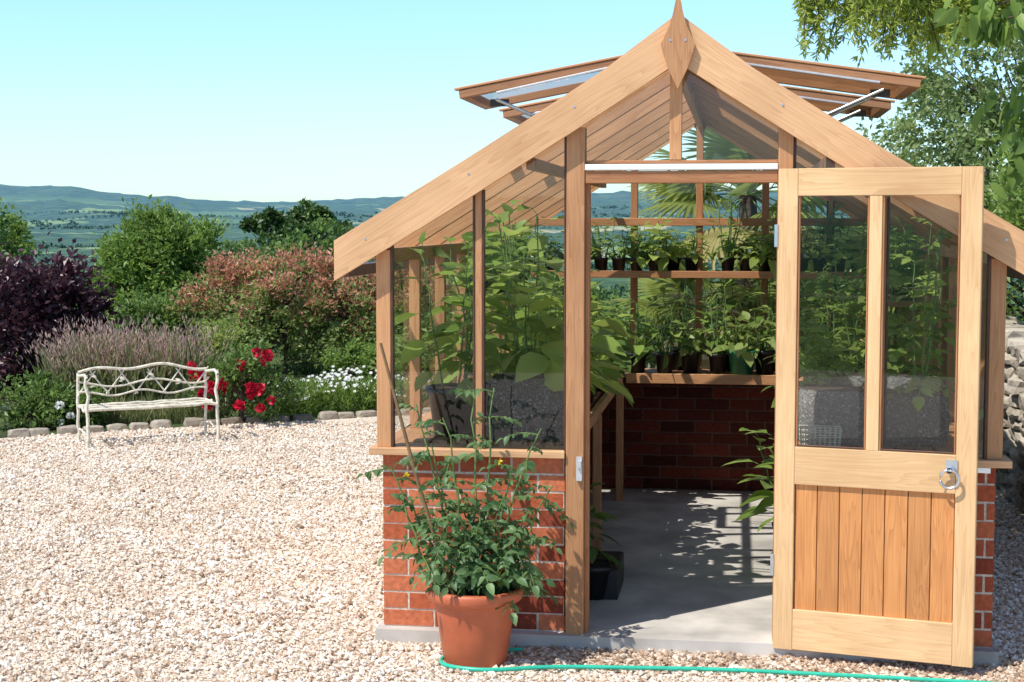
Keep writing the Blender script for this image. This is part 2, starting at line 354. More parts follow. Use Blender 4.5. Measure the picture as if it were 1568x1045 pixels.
def pane(name, pts, parent):
    me = bpy.data.meshes.new(name); me.from_pydata(pts, [], [list(range(len(pts)))]); me.materials.append(M['glass'])
    o = bpy.data.objects.new(name, me); scene.collection.objects.link(o); o.parent = parent; return o

# ------------------------------------------------------------------ terrain
nr_, na = 90, 1080
rad = np.concatenate([np.linspace(0, 24, 8), np.geomspace(30, 9000, nr_-8)])
phi = np.linspace(-math.pi, math.pi, na, endpoint=False)
ue = np.array([-3000, -600, 0, 120, 160, 240, 400, 500, 620, 760, 960, 1200, 1568, 2200, 5000]); ve = np.array([300, 285, 283, 285, 291, 299, 306, 305, 298, 301, 289, 293, 300, 290, 300])+1.0
thd = np.degrees(np.arctan((ue-784)/2400))
def ridge_at(deg): return 1.8+(340-np.interp(deg, thd, ve, left=300, right=300))/2400*4000
def hash_noise(x, y):
    return (np.sin(x*1.3+np.cos(y*.9)*2)+np.sin(y*1.7+np.cos(x*1.1)*2)+np.sin((x+y)*2.3+1)*.5+np.sin(x*4.1-y*3.7)*.3)/2.8
def height(r, deg, x, y):
    b_ = np.interp(r, [0, 24, 40, 80, 400, 1200, 1600, 2200, 3000, 4000, 5000, 9000], [0, 0, -1, -4, -26, -46, -36, -17, 0, 0, 0, 0])
    w3 = np.interp(r, [2200, 3000, 3500, 4000, 5000, 9000], [0, .22, .62, 1, .8, .3])
    return b_+w3*ridge_at(deg)+hash_noise(x/180, y/180)*np.interp(r, [0, 300, 1000, 3000, 4000], [0, 0, 4, 10, 3])
RR, PP = np.meshgrid(rad, phi, indexing='ij')
X = CAM[0]+RR*(FW[0]*np.cos(PP)+RT[0]*np.sin(PP)); Y = CAM[1]+RR*(FW[1]*np.cos(PP)+RT[1]*np.sin(PP))
Zt = height(RR, np.degrees(PP), X, Y)+R.normal(size=RR.shape)*np.interp(RR, [0, 1500, 3000, 4000], [0, 0, 1.2, 2.2])-.004
mb = MB(); i = np.arange(nr_-1)[:, None]*na; j = np.arange(na)[None]; k = (j+1) % na
mb.add(np.stack([X, Y, Zt], -1), np.stack([i+j, i+na+j, i+na+k, i+k], -1).reshape(-1, 4), 0, .5, True)
mb.build('ground', [M['land']])
def ground_z(r): return float(np.interp(r, [0, 24, 40, 80, 400, 1200, 1600, 2200], [0, 0, -1, -4, -26, -46, -36, -17]))

# gravel sheet bounded by kerb
kerb = [(-11, 12.2), (-7, 12.6), (-4.25, 13.0), (-3.69, 13.33), (-2.56, 13.85), (-1.26, 14.5), (0.2, 15.0), (2.0, 15.3), (4.0, 15.4)]
kw = [S(*p) for p in kerb]
poly = [(-14, -12), (6, -12), (6, -3)] + [(2.1, 1.0)] + [(2.1, 8.5)] + kw[::-1][1:]
me = bpy.data.meshes.new('gravel'); me.from_pydata([(x, y, 0.0) for x, y in poly], [], [list(range(len(poly)))]); me.materials.append(M['gravel'])
o = bpy.data.objects.new('gravel_yard', me); scene.collection.objects.link(o)
kx = np.array([p[0] for p in kerb]); kd = np.array([p[1] for p in kerb])
n = 150000
dist = 5.4+8.6*R.random(n)**.95; lat = (R.random(n)*2-1)*.37*dist
P = np.array(CAM)+dist[:, None]*FW+lat[:, None]*RT
ok = (dist < np.interp(lat, kx, kd)-.1) & ~((P[:, 0] > -1.28) & (P[:, 0] < 1.34) & (P[:, 1] > -.06) & (P[:, 1] < 3.9)) & (P[:, 0] < 2.0)
P = P[ok]; n = len(P)
oc = np.array([[1, 0, 0], [-1, 0, 0], [0, 1, 0], [0, -1, 0], [0, 0, 1], [0, 0, -1.]])
of = np.array([[0, 2, 4], [2, 1, 4], [1, 3, 4], [3, 0, 4], [2, 0, 5], [1, 2, 5], [3, 1, 5], [0, 3, 5]])
sz = (.0058+.012*R.random((n, 1, 1))**2.6)*np.array([1, 1, .75])*(.65+.7*R.random((n, 6, 1)))
V = oc[None]*sz; a = R.random(n)*6.28; t = R.normal(0, .5, n)
ca, sa = np.cos(a)[:, None], np.sin(a)[:, None]; ct, st = np.cos(t)[:, None], np.sin(t)[:, None]
V = np.stack([V[..., 0], V[..., 1]*ct-V[..., 2]*st, V[..., 1]*st+V[..., 2]*ct], -1)
V = np.stack([V[..., 0]*ca-V[..., 1]*sa, V[..., 0]*sa+V[..., 1]*ca, V[..., 2]], -1)
un_ = hash_noise(P[:, 0]*2.4+np.sin(P[:, 1]*3), P[:, 1]*2.9); und = un_*.007+.005
V += np.concatenate([P, (und+R.random(n)*.009)[:, None]], 1)[:, None]
pr_ = np.clip(R.random(n)*(.95+.25*np.clip(un_, -.6, .6)), 0, 1); dark_strip = (P[:, 0] > -.9) & (P[:, 1] > -.30+.05*np.sin(P[:, 0]*9)) & (P[:, 1] < 0); pr_[dark_strip] *= np.where(R.random(dark_strip.sum()) < .6, .15, .6)  # pebbles made darker in a strip along the slab front
mb = MB(); mb.add(V, (np.arange(n)[:, None, None]*6+of[None]).reshape(-1, 3), 0, np.repeat(pr_, 8))
mb.build('gravel_pebbles', [M['pebble']])

# stones
ICO = None
def rock(mb, c, s, rz=0, rnd=.5):
    global ICO
    if ICO is None:
        import bmesh
        bm = bmesh.new(); bmesh.ops.create_icosphere(bm, subdivisions=2, radius=1); ICO = (np.array([v.co[:] for v in bm.verts]), np.array([[v.index for v in f.verts] for f in bm.faces])); bm.free()
    V = ICO[0].copy(); V = np.sign(V)*np.abs(V)**.45*.84; V += R.normal(0, .05, V.shape)
    V = V*np.array(s)/2*1.12; ca, sa = math.cos(rz), math.sin(rz)
    V = np.stack([V[:, 0]*ca-V[:, 1]*sa, V[:, 0]*sa+V[:, 1]*ca, V[:, 2]], 1)
    mb.add(V+np.array(c), ICO[1], 0, rnd)
mb = MB()
for i in range(len(kw)-1):
    p, q = np.array(kw[i]), np.array(kw[i+1]); ln = np.linalg.norm(q-p); k = int(ln/.24)+1; an = math.atan2(*(q-p)[::-1])
    for t in range(k):
        f_ = R.uniform(.85, 1.05)
        pp = p+(q-p)*(t+.5+R.normal(0, .06))/k; rock(mb, (pp[0]+R.normal(0, .015), pp[1]+R.normal(0, .015), .02), (ln/k*f_, .12, .07+.05*R.random()), an+R.normal(0, .06), R.random()*.6)
mb.build('stone_kerb', [M['stone']])
mb = MB()
for yy in np.arange(1.5, 11, .22):
    z = 0.0; top = 1.0+.06*math.sin(yy*3)
    while z < top:
        h = .06+.07*R.random(); ll = .2+.12*R.random()
        rock(mb, (2.13+R.normal(0, .015), yy+R.normal(0, .04), z+h/2), (.3, ll, h), 0, R.random()); z += h*.95
box(mb, (2.16, 6.2, .48), (.2, 9.4, .94), 0, .2)
mb.build('rubble_stone_wall', [M['stone']])

# ------------------------------------------------------------------ greenhouse
G = empty('greenhouse')
HW, LEN = 1.25, 3.75; SL = .62; A = math.atan(SL)
XO = {-1: 0.0, 1: .045}
mb = MB(); box(mb, (.02, LEN/2+.005, .03), (2*HW+.085, LEN+.13, .06))
mb.build('floor_slab', [M['concrete']], G)
mb = MB()
def brickwall(x0, y0, x1, y1, bm_=0, mm_=1):
    d = np.array([x1-x0, y1-y0]); ln = np.linalg.norm(d); d = d/ln; th = .1
    alongx = abs(d[0]) > .5
    c = ((x0+x1)/2, (y0+y1)/2, .06+.375)
    box(mb, c, (ln-.006 if alongx else th-.006, th-.006 if alongx else ln-.006, .75), mm_)
    for r_ in range(10):
        z = .06+.0375+r_*.075; s = -(.1125 if r_ % 2 else 0)
        while s < ln-.01:
            a, b_ = max(s, 0), min(s+.215, ln)
            if b_-a > .03:
                m_ = (a+b_)/2; L_ = b_-a
                cc = (x0+d[0]*m_, y0+d[1]*m_, z+R.normal(0, .0006))
                box(mb, cc, (L_ if alongx else th, th if alongx else L_, .0655), bm_, R.random(), .0009)
            s += .225
HR = HW+.045
brickwall(-HW, .05, -.465, .05); brickwall(.475, .05, HR, .05)
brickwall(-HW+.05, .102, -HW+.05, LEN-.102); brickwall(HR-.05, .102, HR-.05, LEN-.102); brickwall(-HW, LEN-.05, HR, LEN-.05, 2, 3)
mb.build('dwarf_walls', [M['brick'], M['mortar'], M['brick_shade'], M['mortar_shade']], G)
beam('sill_front_left', (-1.30, .035, .826), (-.463, .035, .826), .17, .03, 'cedar_pale', G)
beam('sill_front_right', (.475, .035, .826), (1.35, .035, .826), .17, .03, 'cedar_pale', G)
for sx in (-1, 1): beam('sill_side', (sx*(HW-.03)+XO[sx], .125, .825), (sx*(HW-.03)+XO[sx], LEN-.02, .825), .15, .03, 'cedar', G)
beam('sill_back', (-1.14, LEN-.05, .8255), (1.14, LEN-.05, .8255), .15, .03, 'cedar', G)
def roof(x): return 2.50-SL*abs(x)
def yposts(y, front):
    for sx in (-1, 1):
        o_ = XO[sx]
        beam('corner_post', (sx*1.24+o_, y, .842), (sx*1.24+o_, y, roof(1.24+o_)-.05), .062, .06, 'cedar', G)
        beam('mullion', (sx*.83, y, .842), (sx*.83, y, roof(.83)-.05), .03, .055, 'cedar', G)
        for q in (-.020, .020): beam('gasket', (sx*.83+q, y-.015, .842), (sx*.83+q, y-.015, roof(.83)-.05), .010, .03, 'strip', G)
        beam('gasket', (sx*1.203+o_, y-.015, .842), (sx*1.203+o_, y-.015, roof(1.203+o_)-.05), .011, .03, 'strip', G)
yposts(.01, True); yposts(LEN-.04, False)
beam('door_post_left', (-.420, .008, .06), (-.420, .008, roof(.42)-.05), .076, .085, 'cedar', G)
beam('door_post_left_stop', (-.373, .028, .06), (-.373, .028, 1.965), .018, .05, 'cedar_red', G)
beam('gasket', (-.4635, -.015, .842), (-.4635, -.015, 2.17), .009, .03, 'strip', G)
beam('door_post_right', (.437, .008, .06), (.437, .008, roof(.43)-.05), .06, .085, 'cedar', G)
beam('door_post_right_stop', (.4735, .008, .845), (.4735, .008, roof(.475)-.05), .012, .05, 'strip', G)
beam('door_head', (-.381, .01, 1.985), (.405, .01, 1.985), .075, .05, 'cedar_red', G)
beam('door_head_bar', (-.381, -.012, 2.0255), (.405, -.012, 2.0255), .05, .025, 'label', G)
beam('gable_sill', (-.381, .012, 2.047), (.405, .012, 2.047), .05, .014, 'cedar_red', G)
beam('gable_post', (-.01, .012, 2.056), (-.01, .012, 2.42), .05, .05, 'cedar', G)
mb = MB(); box(mb, (-.4, -.045, .77), (.024, .02, .10)); box(mb, (-.398, -.058, .79), (.014, .02, .03)); mb.build('door_catch', [M['alu']], G)
for y in (.0, LEN-.03):
    e = .03
    for sx in (-1, 1):
        xo = sx*1.20+XO[sx]
        pane('glass_gable_side', [(xo, y, .842), (sx*.85, y, .842), (sx*.85, y, roof(.85)-e), (xo, y, roof(xo)-e)], G)
        pane('glass_gable_inner', [(sx*.81, y, .842), (sx*.465, y, .842), (sx*.465, y, roof(.465)-e), (sx*.81, y, roof(.81)-e)], G)
    if y < 1: pane('glass_gable_top', [(-.385, y, 2.05), (.405, y, 2.05), (.405, y, roof(.405)-e), (0, y, roof(0)-e), (-.385, y, roof(.385)-e)], G)
    else: pane('glass_gable_mid', [(-.46, y, .842), (.46, y, .842), (.46, y, roof(.46)-e), (0, y, roof(0)-e), (-.46, y, roof(.46)-e)], G)
for x in (-.42, 0, .42): beam('back_mullion', (x, LEN-.04, .842), (x, LEN-.04, roof(x)-.05), .045, .055, 'cedar_red', G)
beam('back_rail', (-1.2, LEN-.075, 1.80), (1.2, LEN-.075, 1.80), .03, .05, 'cedar_red', G)
ny = 6; bay = LEN/ny
for sx in (-1, 1):
    o_ = XO[sx]
    beam('eaves_plate', (sx*1.24+o_, .045, 1.66), (sx*1.24+o_, LEN-.08, 1.66), .06, .06, 'cedar', G)
    for i in range(1, ny): beam('side_bar', (sx*1.235+o_, i*bay, .842), (sx*1.235+o_, i*bay, 1.63), .05, .04, 'cedar', G)
    for i in range(ny): pane('side_glass', [(sx*1.25+o_, i*bay+.03, .842), (sx*1.25+o_, (i+1)*bay-.03, .842), (sx*1.25+o_, (i+1)*bay-.03, 1.63), (sx*1.25+o_, i*bay+.03, 1.63)], G)
    for i in range(ny+1):
        y = min(max(i*bay, .025), LEN-.03)
        beam('rafter', (sx*1.38, y, roof(1.38)-.012), (sx*.02, y, roof(.02)-.012), .036, .06, 'cedar', G)
    for xx in (.62,): beam('purlin', (sx*xx, .05, roof(xx)-.07), (sx*xx, LEN-.05, roof(xx)-.07), .035, .05, 'cedar_red', G)
    for i in range(ny):
        y0, y1 = i*bay+.022, (i+1)*bay-.022
        xs = .98 if i in (0, 2) else .03
        pane('roof_glass', [(sx*1.41, y0, roof(1.41)+.028), (sx*1.41, y1, roof(1.41)+.028), (sx*xs, y1, roof(xs)+.028), (sx*xs, y0, roof(xs)+.028)], G)
    beam('gutter', (sx*1.42, -.0, roof(1.42)-.03), (sx*1.42, LEN, roof(1.42)-.03), .05, .05, 'strip', G)
    ve_, vz = (.92, 2.335) if sx < 0 else (.97, 2.358)
    for i in (0, 2):
        y0, y1 = i*bay+.05, (i+1)*bay+.06
        h0, h1 = (sx*.08, 2.49), (sx*ve_, vz)
        for y in (y0, y1): beam('vent_side', (h0[0], y, h0[1]), (h1[0], y, h1[1]), .036, .034, 'cedar_in', G)
        beam('vent_edge', (h1[0]-sx*.02, y0+.019, h1[1]+.003), (h1[0]-sx*.02, y1-.019, h1[1]+.003), .05, .034, 'cedar_in', G)
        beam('vent_top_strip', (h0[0], y0, h0[1]+.022), (h1[0]+sx*.02, y0, h1[1]+.022), .045, .010, 'cedar', G)
        beam('vent_drip', (h0[0]+sx*.1, y0-.021, h0[1]-.030), (h1[0]-sx*.16, y0-.021, h1[1]+.006), .006, .010, 'alu', G)
        pane('vent_glass', [(h0[0], y0, h0[1]+.012), (h1[0], y0, h1[1]+.012), (h1[0], y1, h1[1]+.012), (h0[0], y1, h0[1]+.012)], G)
        for dy in (.18, .24, .45):
            mb = MB(); tube(mb, [(sx*.50, y0+dy, roof(.5)+.01), (sx*(ve_-.13), y0+dy-.02, vz-.008)], .008, 6); mb.build('vent_stay', [M['steel']], G)
        mb = MB(); box(mb, (sx*(ve_-.14), y0+.2, vz-.02), (.08, .03, .03)); mb.build('vent_opener', [M['black']], G)
beam('ridge', (0, -.05, 2.475), (0, LEN, 2.475), .035, .14, 'cedar', G)
beam('ridge_cap', (0, -.03, 2.562), (0, LEN, 2.562), .12, .03, 'cedar_red', G)
for yb in (-.09, LEN+.03):
    for sx in (-1, 1):
        xs = np.linspace(1.435 if sx < 0 else 1.47, .0, 16)
        low = [2.444-SL*x-.012*math.sin(math.pi*(1.45-x)/1.45)+.0 for x in xs]
        upp = [z+.168+.02*math.exp(-((x)/.12)**2) + (.01 if x < .2 else 0) for x, z in zip(xs, low)]
        pts = [(sx*x, z) for x, z in zip(xs, low)]+[(sx*x, z) for x, z in list(zip(xs, upp))[::-1]]
        if sx > 0: pts = pts[::-1]
        if sx > 0: y0, y1 = yb+.0015, yb+.0315
        else: y0, y1 = yb, yb+.03
        polyboard('barge_board', pts, y0, y1, 'cedar_pale', G, -sx*A*1.0, (0, 2.5))
    fin = [(0, 2.735), (.010, 2.69), (.020, 2.64), (.036, 2.585), (.068, 2.515), (.06, 2.48), (.04, 2.42), (.012, 2.36), (0, 2.335)]
    polyboard('finial', fin+[(-x, z) for x, z in fin[::-1][1:-1]], yb-.025, yb-.002, 'cedar', G, math.pi/2, (0, 2.5))
mb = MB()
for p in [(-.03, 2.53), (.03, 2.53), (-.42, 2.27), (.42, 2.27), (-1.3, 1.73), (1.3, 1.73), (-.86, 2.0), (.86, 2.0)]:
    yy = -.092 if abs(p[0]) > .1 else -.117
    tube(mb, [(p[0], yy, p[1]), (p[0], yy+.004, p[1])], .005, 8); mb.add([[p[0]+.005*math.cos(a), yy, p[1]+.005*math.sin(a)] for a in np.linspace(0, 5.6, 8)], [[0, 1, 2, 3, 4, 5, 6, 7]])
mb.build('screws', [M['steel']], G)

# door
D = empty('door', (.412, -.05, .045), math.radians(-13.2), G)
DW, DH = .796, 1.97
beam('stile_hinge', (.04, 0, 0), (.04, 0, DH), .08, .042, 'cedar_door', D)
beam('stile_lock', (DW-.04, 0, 0), (DW-.04, 0, DH), .08, .042, 'cedar_door', D)
beam('rail_top', (.081, 0, DH-.055), (DW-.081, 0, DH-.055), .041, .11, 'cedar_door', D)
beam('rail_mid', (.081, 0, .765), (DW-.081, 0, .765), .041, .155, 'cedar_door', D)
beam('rail_bottom', (.081, 0, .085), (DW-.081, 0, .085), .041, .168, 'cedar_door', D)
beam('muntin', (.39, 0, .844), (.39, 0, DH-.111), .05, .038, 'cedar_door', D)
for xa, xb in ((.081, .365), (.415, DW-.081)):
    pane('door_glass', [(xa, .002, .844), (xb, .002, .844), (xb, .002, DH-.111), (xa, .002, DH-.111)], D)
    for x in (xa+.005, xb-.005): beam('bead', (x, -.008, .844), (x, -.008, DH-.111), .007, .012, 'cedar_red', D)
    beam('bead', (xa+.01, -.008, .848), (xb-.01, -.008, .848), .012, .007, 'strip', D)
nb = 7; bw = (DW-.164)/nb
for i in range(nb):
    beam('board', (.082+bw*(i+.5), .004, .17), (.082+bw*(i+.5), .004, .687), bw-.003, .018, 'cedar_honey', D, .002)
mb = MB(); box(mb, (DW/2, .012, .43), (DW-.164, .004, .51)); mb.build('board_backing', [M['strip']], D)
mb = MB()
th = np.linspace(0, 2*np.pi, 25); tube(mb, np.stack([DW-.10+.036*np.cos(th), np.full(25, -.05), .75+.036*np.sin(th)], 1), .006, 8)
tube(mb, [(DW-.10, -.022, .785), (DW-.10, -.06, .785)], .012, 12)
hm_ = mb.build('ring_handle', [M['steel']], D)
mb = MB(); box(mb, (DW-.095, -.024, .80), (.045, .006, .045)); box(mb, (DW+.02, .0, .785), (.06, .012, .02)); mb.build('latch_plate', [M['steel']], D)
mb = MB(); box(mb, (-.006, .0, 1.7), (.014, .05, .09)); box(mb, (-.006, .0, .35), (.014, .05, .09)); mb.build('hinges', [M['steel']], D)

# staging
mb = MB()
for sx in (-1, 1):
    xi = .45 if sx < 0 else .62
    w = 1.15-xi; k = int(w/.08)
    for i in range(k): beam('staging_slat', (sx*(xi+.05+(i+.5)*(w-.05)/k), .13, .842), (sx*(xi+.05+(i+.5)*(w-.05)/k), 3.1, .842), (w-.05)/k-.012, .02, 'cedar_in', G)
    beam('staging_rail', (sx*(xi+.015), .12, .825), (sx*(xi+.015), 3.16, .825), .03, .055, 'cedar', G)
    for y in (.16, 1.6, 3.19): beam('staging_leg', (sx*(xi+.02), y, .06), (sx*(xi+.02), y, .797), .045, .045, 'cedar', G)
    box(mb, (sx*(xi+.05+(w-.05)/2), 1.62, .8275), (w-.07, 2.9, .004))
for i in range(5): beam('back_staging_slat', (-1.14, 3.24+i*.09, .844), (1.14, 3.24+i*.09, .844), .075, .02, 'cedar_in', G)
box(mb, (0, 3.44, .8295), (2.24, .46, .004)); mb.build('staging_light_block', [M['black']], G)  # sheets added under the slats to block light from the back wall
beam('back_staging_rail', (-.43, 3.19, .832), (.6, 3.19, .832), .03, .06, 'cedar', G)
beam('shelf', (-1.15, 3.55, 1.47), (1.15, 3.55, 1.47), .24, .025, 'cedar_in', G)
beam('shelf_lip', (-1.15, 3.42, 1.47), (1.15, 3.42, 1.47), .018, .045, 'cedar_red', G)
for sx in (-1, 1):
    beam('side_shelf', (sx*1.08, 1.3, 1.40), (sx*1.08, 3.4, 1.40), .2, .025, 'cedar_in', G)

# ------------------------------------------------------------------ potted plants
def pot(mb, x, y, z, r, h, mat, soilmat, rim=.01):
    lathe(mb, [(0, 0), (r*.72, 0), (r*.93, h*.84), (r+rim*.2, h*.84), (r+rim*.6, h*.87), (r+rim, h*.98), (r, h), (r-.012, h*.99), (r-.02, h*.88), (0, h*.9)], (x, y, z), 28, mat)
    th = np.linspace(0, 2*np.pi, 16, endpoint=False)
    mb.add(np.stack([x+(r-.015)*np.cos(th), y+(r-.015)*np.sin(th), np.full(16, z+h*.93)], 1), [list(range(16))], soilmat)
def potted(name, x, y, z, r, h, H, spread, nst, nl, leafL, leafm='l_mid', potm='black', kind='broad', ar=.5, label=False, flower=None, sides=5):
    mb = MB(); pot(mb, 0, 0, 0, r, h, 0, 1)
    for s in range(nst):
        a = R.random()*6.28; sp = spread*(.3+.7*R.random()) if nst > 1 else 0; HH = H*(.65+.35*R.random())
        p0 = np.array([math.cos(a)*r*.4, math.sin(a)*r*.4, h*.9]); p2 = np.array([math.cos(a)*sp, math.sin(a)*sp, h+HH])
        p1 = (p0+p2)/2+np.array([math.cos(a), math.sin(a), 0])*sp*.1
        ts = np.linspace(0, 1, 8)[:, None]; C = p0*(1-ts)**2+2*p1*ts*(1-ts)+p2*ts**2+R.normal(0, .004, (8, 3))
        tube(mb, C, np.linspace(.006, .0025, 8), sides, 2)
        tt = np.linspace(.15, 1, nl); B = np.stack([np.interp(tt, ts[:, 0], C[:, i]) for i in range(3)], 1)
        az = np.arange(nl)*2.4+a+R.normal(0, .4, nl); el = .1+.7*tt+R.normal(0, .2, nl)-.1
        Dr = np.stack([np.cos(az)*np.cos(el), np.sin(az)*np.cos(el), np.sin(el)], 1)
        LL = leafL*(.6+.7*R.random(nl))*(1.15-.5*tt)
        if kind == 'broad':
            for q in range(nl): tube(mb, [B[q], B[q]+Dr[q]*LL[q]*.45], [.002, .0012], 4, 2)
            Cc = B+Dr*LL[:, None]*.42; Dd = Dr*1.0; Dd[:, 2] -= .35
            Nn = np.tile([0, 0, 1.], (nl, 1))+R.normal(0, .3, (nl, 3))
            leaves(mb, Cc, Dd, Nn, LL, LL*ar, 3, np.clip(.3+.7*R.random(nl), 0, 1), 1)
        else:
            for q in range(nl):
                ln = LL[q]*2.2; k = 6; tq = np.linspace(0, 1, k)
                dd = Dr[q]; pts = B[q]+dd*ln*tq[:, None]-np.array([0, 0, 1])*ln*.35*(tq**2)[:, None]
                tube(mb, pts, np.linspace(.0025, .001, k), 4, 2)
                sd = unit(np.cross(dd, [0, 0, 1.])); cs, ds, ls = [], [], []
                for u in (1, 2, 3, 4):
                    for sg in (-1, 1):
                        cs.append(pts[u]); ds.append(dd*.5+sg*sd+R.normal(0, .2, 3)-np.array([0, 0, .25])); ls.append(LL[q]*(.95-.1*u)*(.7+.5*R.random()))
                cs.append(pts[-1]); ds.append(dd-np.array([0, 0, .5])); ls.append(LL[q]*.9)
                nq = len(cs); leaves(mb, cs, np.array(ds), np.tile([0, 0, 1.], (nq, 1))+R.normal(0, .45, (nq, 3)), np.array(ls), np.array(ls)*.52, 3, np.clip(R.random()*.5+.5*R.random(nq), 0, 1), 1)
    if label: box(mb, (r*.4, -r*.6, h+.02), (.018, .002, .07), 5)
    return mb.build(name, [M[potm], M['soil'], M['stem'], M[leafm], M['yellow'], M['label']], None, (x, y, z))

# terracotta tomato
px, py = -.80, -.30
mb = MB()
lathe(mb, [(0, 0), (.125, 0), (.13, .01), (.165, .25), (.168, .262), (.19, .265), (.197, .275), (.2, .30), (.196, .312), (.18, .315), (.172, .30), (.168, .27)], (0, 0, 0), 48, 0)
th = np.linspace(0, 2*np.pi, 24, endpoint=False); mb.add(np.stack([.17*np.cos(th), .17*np.sin(th), np.full(24, .28)], 1), [list(range(24))], 1)
tube(mb, [(-.07, -.06, .25), (-.22, -.08, .75), (-.37, -.08, 1.31)], [.009, .008, .006], 6, 6)
def tomato_stem(p0, p1, nl, LLm):
    ts = np.linspace(0, 1, 9)[:, None]; C = p0*(1-ts)+p1*ts+np.cumsum(R.normal(0, .01, (9, 3)), 0)
    tube(mb, C, np.linspace(.007, .003, 9), 6, 2)
    for q in range(nl):
        t = .12+.88*(q+R.random())/nl; b_ = np.array([np.interp(t, ts[:, 0], C[:, i]) for i in range(3)])
        az = q*2.4+R.random(); el = .3+R.normal(0, .3); dd = np.array([math.cos(az)*math.cos(el), math.sin(az)*math.cos(el), math.sin(el)])
        ln = LLm*(.7+.6*R.random())*(1.1-.35*t); tq = np.linspace(0, 1, 7)
        pts = b_+dd*ln*tq[:, None]-np.array([0, 0, 1])*ln*.4*(tq**2)[:, None]
        tube(mb, pts, np.linspace(.003, .0012, 7), 4, 2)
        sd = unit(np.cross(dd, [0, 0, 1.])); cs, ds, ls = [], [], []
        for u in (1, 2, 3, 4, 5):
            for sg in (-1, 1):
                cs.append(pts[u]); ds.append(dd*.45+sg*sd+R.normal(0, .3, 3)-np.array([0, 0, .3])); ls.append(ln*.28*(.6+.7*R.random()))
        cs.append(pts[-1]); ds.append(dd-np.array([0, 0, .6])); ls.append(ln*.30)
        n_ = len(cs); rb = R.random()*.5
        leaves(mb, cs, np.array(ds), np.tile([0, 0, 1.], (n_, 1))+R.normal(0, .6, (n_, 3)), np.array(ls), np.array(ls)*.58, 3, np.clip(rb+.5*R.random(n_), 0, 1), 1, .2, .4)
        if R.random() < .05:
            leaves(mb, np.tile(b_+dd*.06, (9, 1)), rdir(9, .3), rdir(9), .02, .011, 4)
ends = [(-.27, 0, 1.04), (-.13, -.05, 1.05), (-.02, .02, 1.14), (.09, .0, 1.10), (.2, .02, .98), (.28, -.02, .78), (-.31, -.05, .82), (.05, -.12, .74), (-.1, -.12, .68), (.26, -.08, .60), (-.2, .02, .90), (.12, -.1, .56), (.0, -.14, .55), (-.28, -.02, .64), (.14, 0, .88), (.03, -.05, .64), (-.16, -.1, .5), (.2, -.06, .48)]
for e in ends:
    e = np.array(e); tomato_stem(np.array([e[0]*.35, e[1]*.35, .27]), e, 10, .155)
mb.build('terracotta_pot_with_tomato_plant', [M['terra'], M['soil'], M['stem'], M['l_tom'], M['yellow'], M['label'], M['cane']], None, (px, py, .005))

def growbag(x, y, sx, sy, h, gm='grit'):
    mb = MB()
    prof = [(sx*.46, 0), (sx*.5, h*.12), (sx*.5, h*.6), (sx*.485, h*.92), (sx*.44, h)]
    rings = []
    for w_, z in prof:
        q = w_/(sx/2); th = np.linspace(0, 2*np.pi, 40, endpoint=False)
        cx = np.sign(np.cos(th))*np.abs(np.cos(th))**.35*sx/2*q; cy = np.sign(np.sin(th))*np.abs(np.sin(th))**.35*sy/2*q
        rings.append(np.stack([cx+R.normal(0, .003, 40), cy+R.normal(0, .003, 40), np.full(40, z)+R.normal(0, .003, 40)], 1))
    V = np.concatenate(rings); i = np.arange(len(prof)-1)[:, None]*40; j = np.arange(40)[None]; k = (j+1) % 40
    mb.add(V, np.stack([i+j, i+k, i+40+k, i+40+j], -1).reshape(-1, 4), 0, .5, True); mb.add(rings[-1], [list(range(40))], 1)
    mb.build('grow_bag', [M[gm], M['soil']], None, (x, y, .853))
growbag(-.655, .31, .36, .30, .27); growbag(.66, .36, .30, .28, .23, 'grit_pale'); growbag(.99, .35, .30, .26, .22, 'grit'); growbag(.86, .95, .5, .3, .24, 'grit_pale')
mb = MB()
for i in range(9):
    tube(mb, [(-.08+i*.02, -.03, 0), (-.085+i*.02125, -.035, .085)], .0028, 5); tube(mb, [(-.08+i*.02, .03, 0), (-.085+i*.02125, .035, .085)], .0028, 5)
for z in np.linspace(.005, .085, 5):
    w_ = .082+.004*z/.085; tube(mb, [(-w_, -.033, z), (w_, -.033, z), (w_, .033, z), (-w_, .033, z), (-w_, -.033, z)], .003, 5)
box(mb, (0, 0, .004), (.16, .06, .004)); mb.build('woven_basket', [M['cream']], None, (.60, .165, .853))
zt = .853
potted('potted_pepper_plant', -1.0, .32, zt, .12, .22, .72, .17, 5, 12, .15, 'l_acer', ar=.55)
potted('potted_aubergine_plant', -.66, .34, zt+.06, .1, .2, .78, .18, 5, 12, .18, 'l_lime', ar=.6)
potted('potted_aubergine_plant', -.58, .30, zt+.02, .1, .2, .38, .15, 5, 7, .22, 'l_lime', ar=.7)
potted('potted_pepper_plant', -.9, .85, zt, .12, .2, .82, .22, 6, 12, .17, 'l_acer', ar=.55)
potted('potted_aubergine_plant', -.58, .95, zt, .12, .2, .55, .2, 5, 9, .20, 'l_acer', ar=.65)
for q, y in enumerate(np.arange(1.35, 3.1, .3)):
    potted('potted_plant', -.55+R.normal(0, .02), y, zt, .065, .11, .25+.14*R.random(), .13, 5, 8, .17 if q % 2 else .09, R.choice(['l_acer', 'l_mid', 'l_lime']), ar=.65 if q % 2 else .4)
    potted('potted_plant', -.88+R.normal(0, .03), y+.1, zt, .09, .15, .4+.3*R.random(), .18, 5, 10, .18 if q % 3 == 0 else .12, R.choice(['l_acer', 'l_mid', 'l_lime']), ar=.5)
xs = [-.38, -.20, -.04, .13, .28, .42, .6, .85]
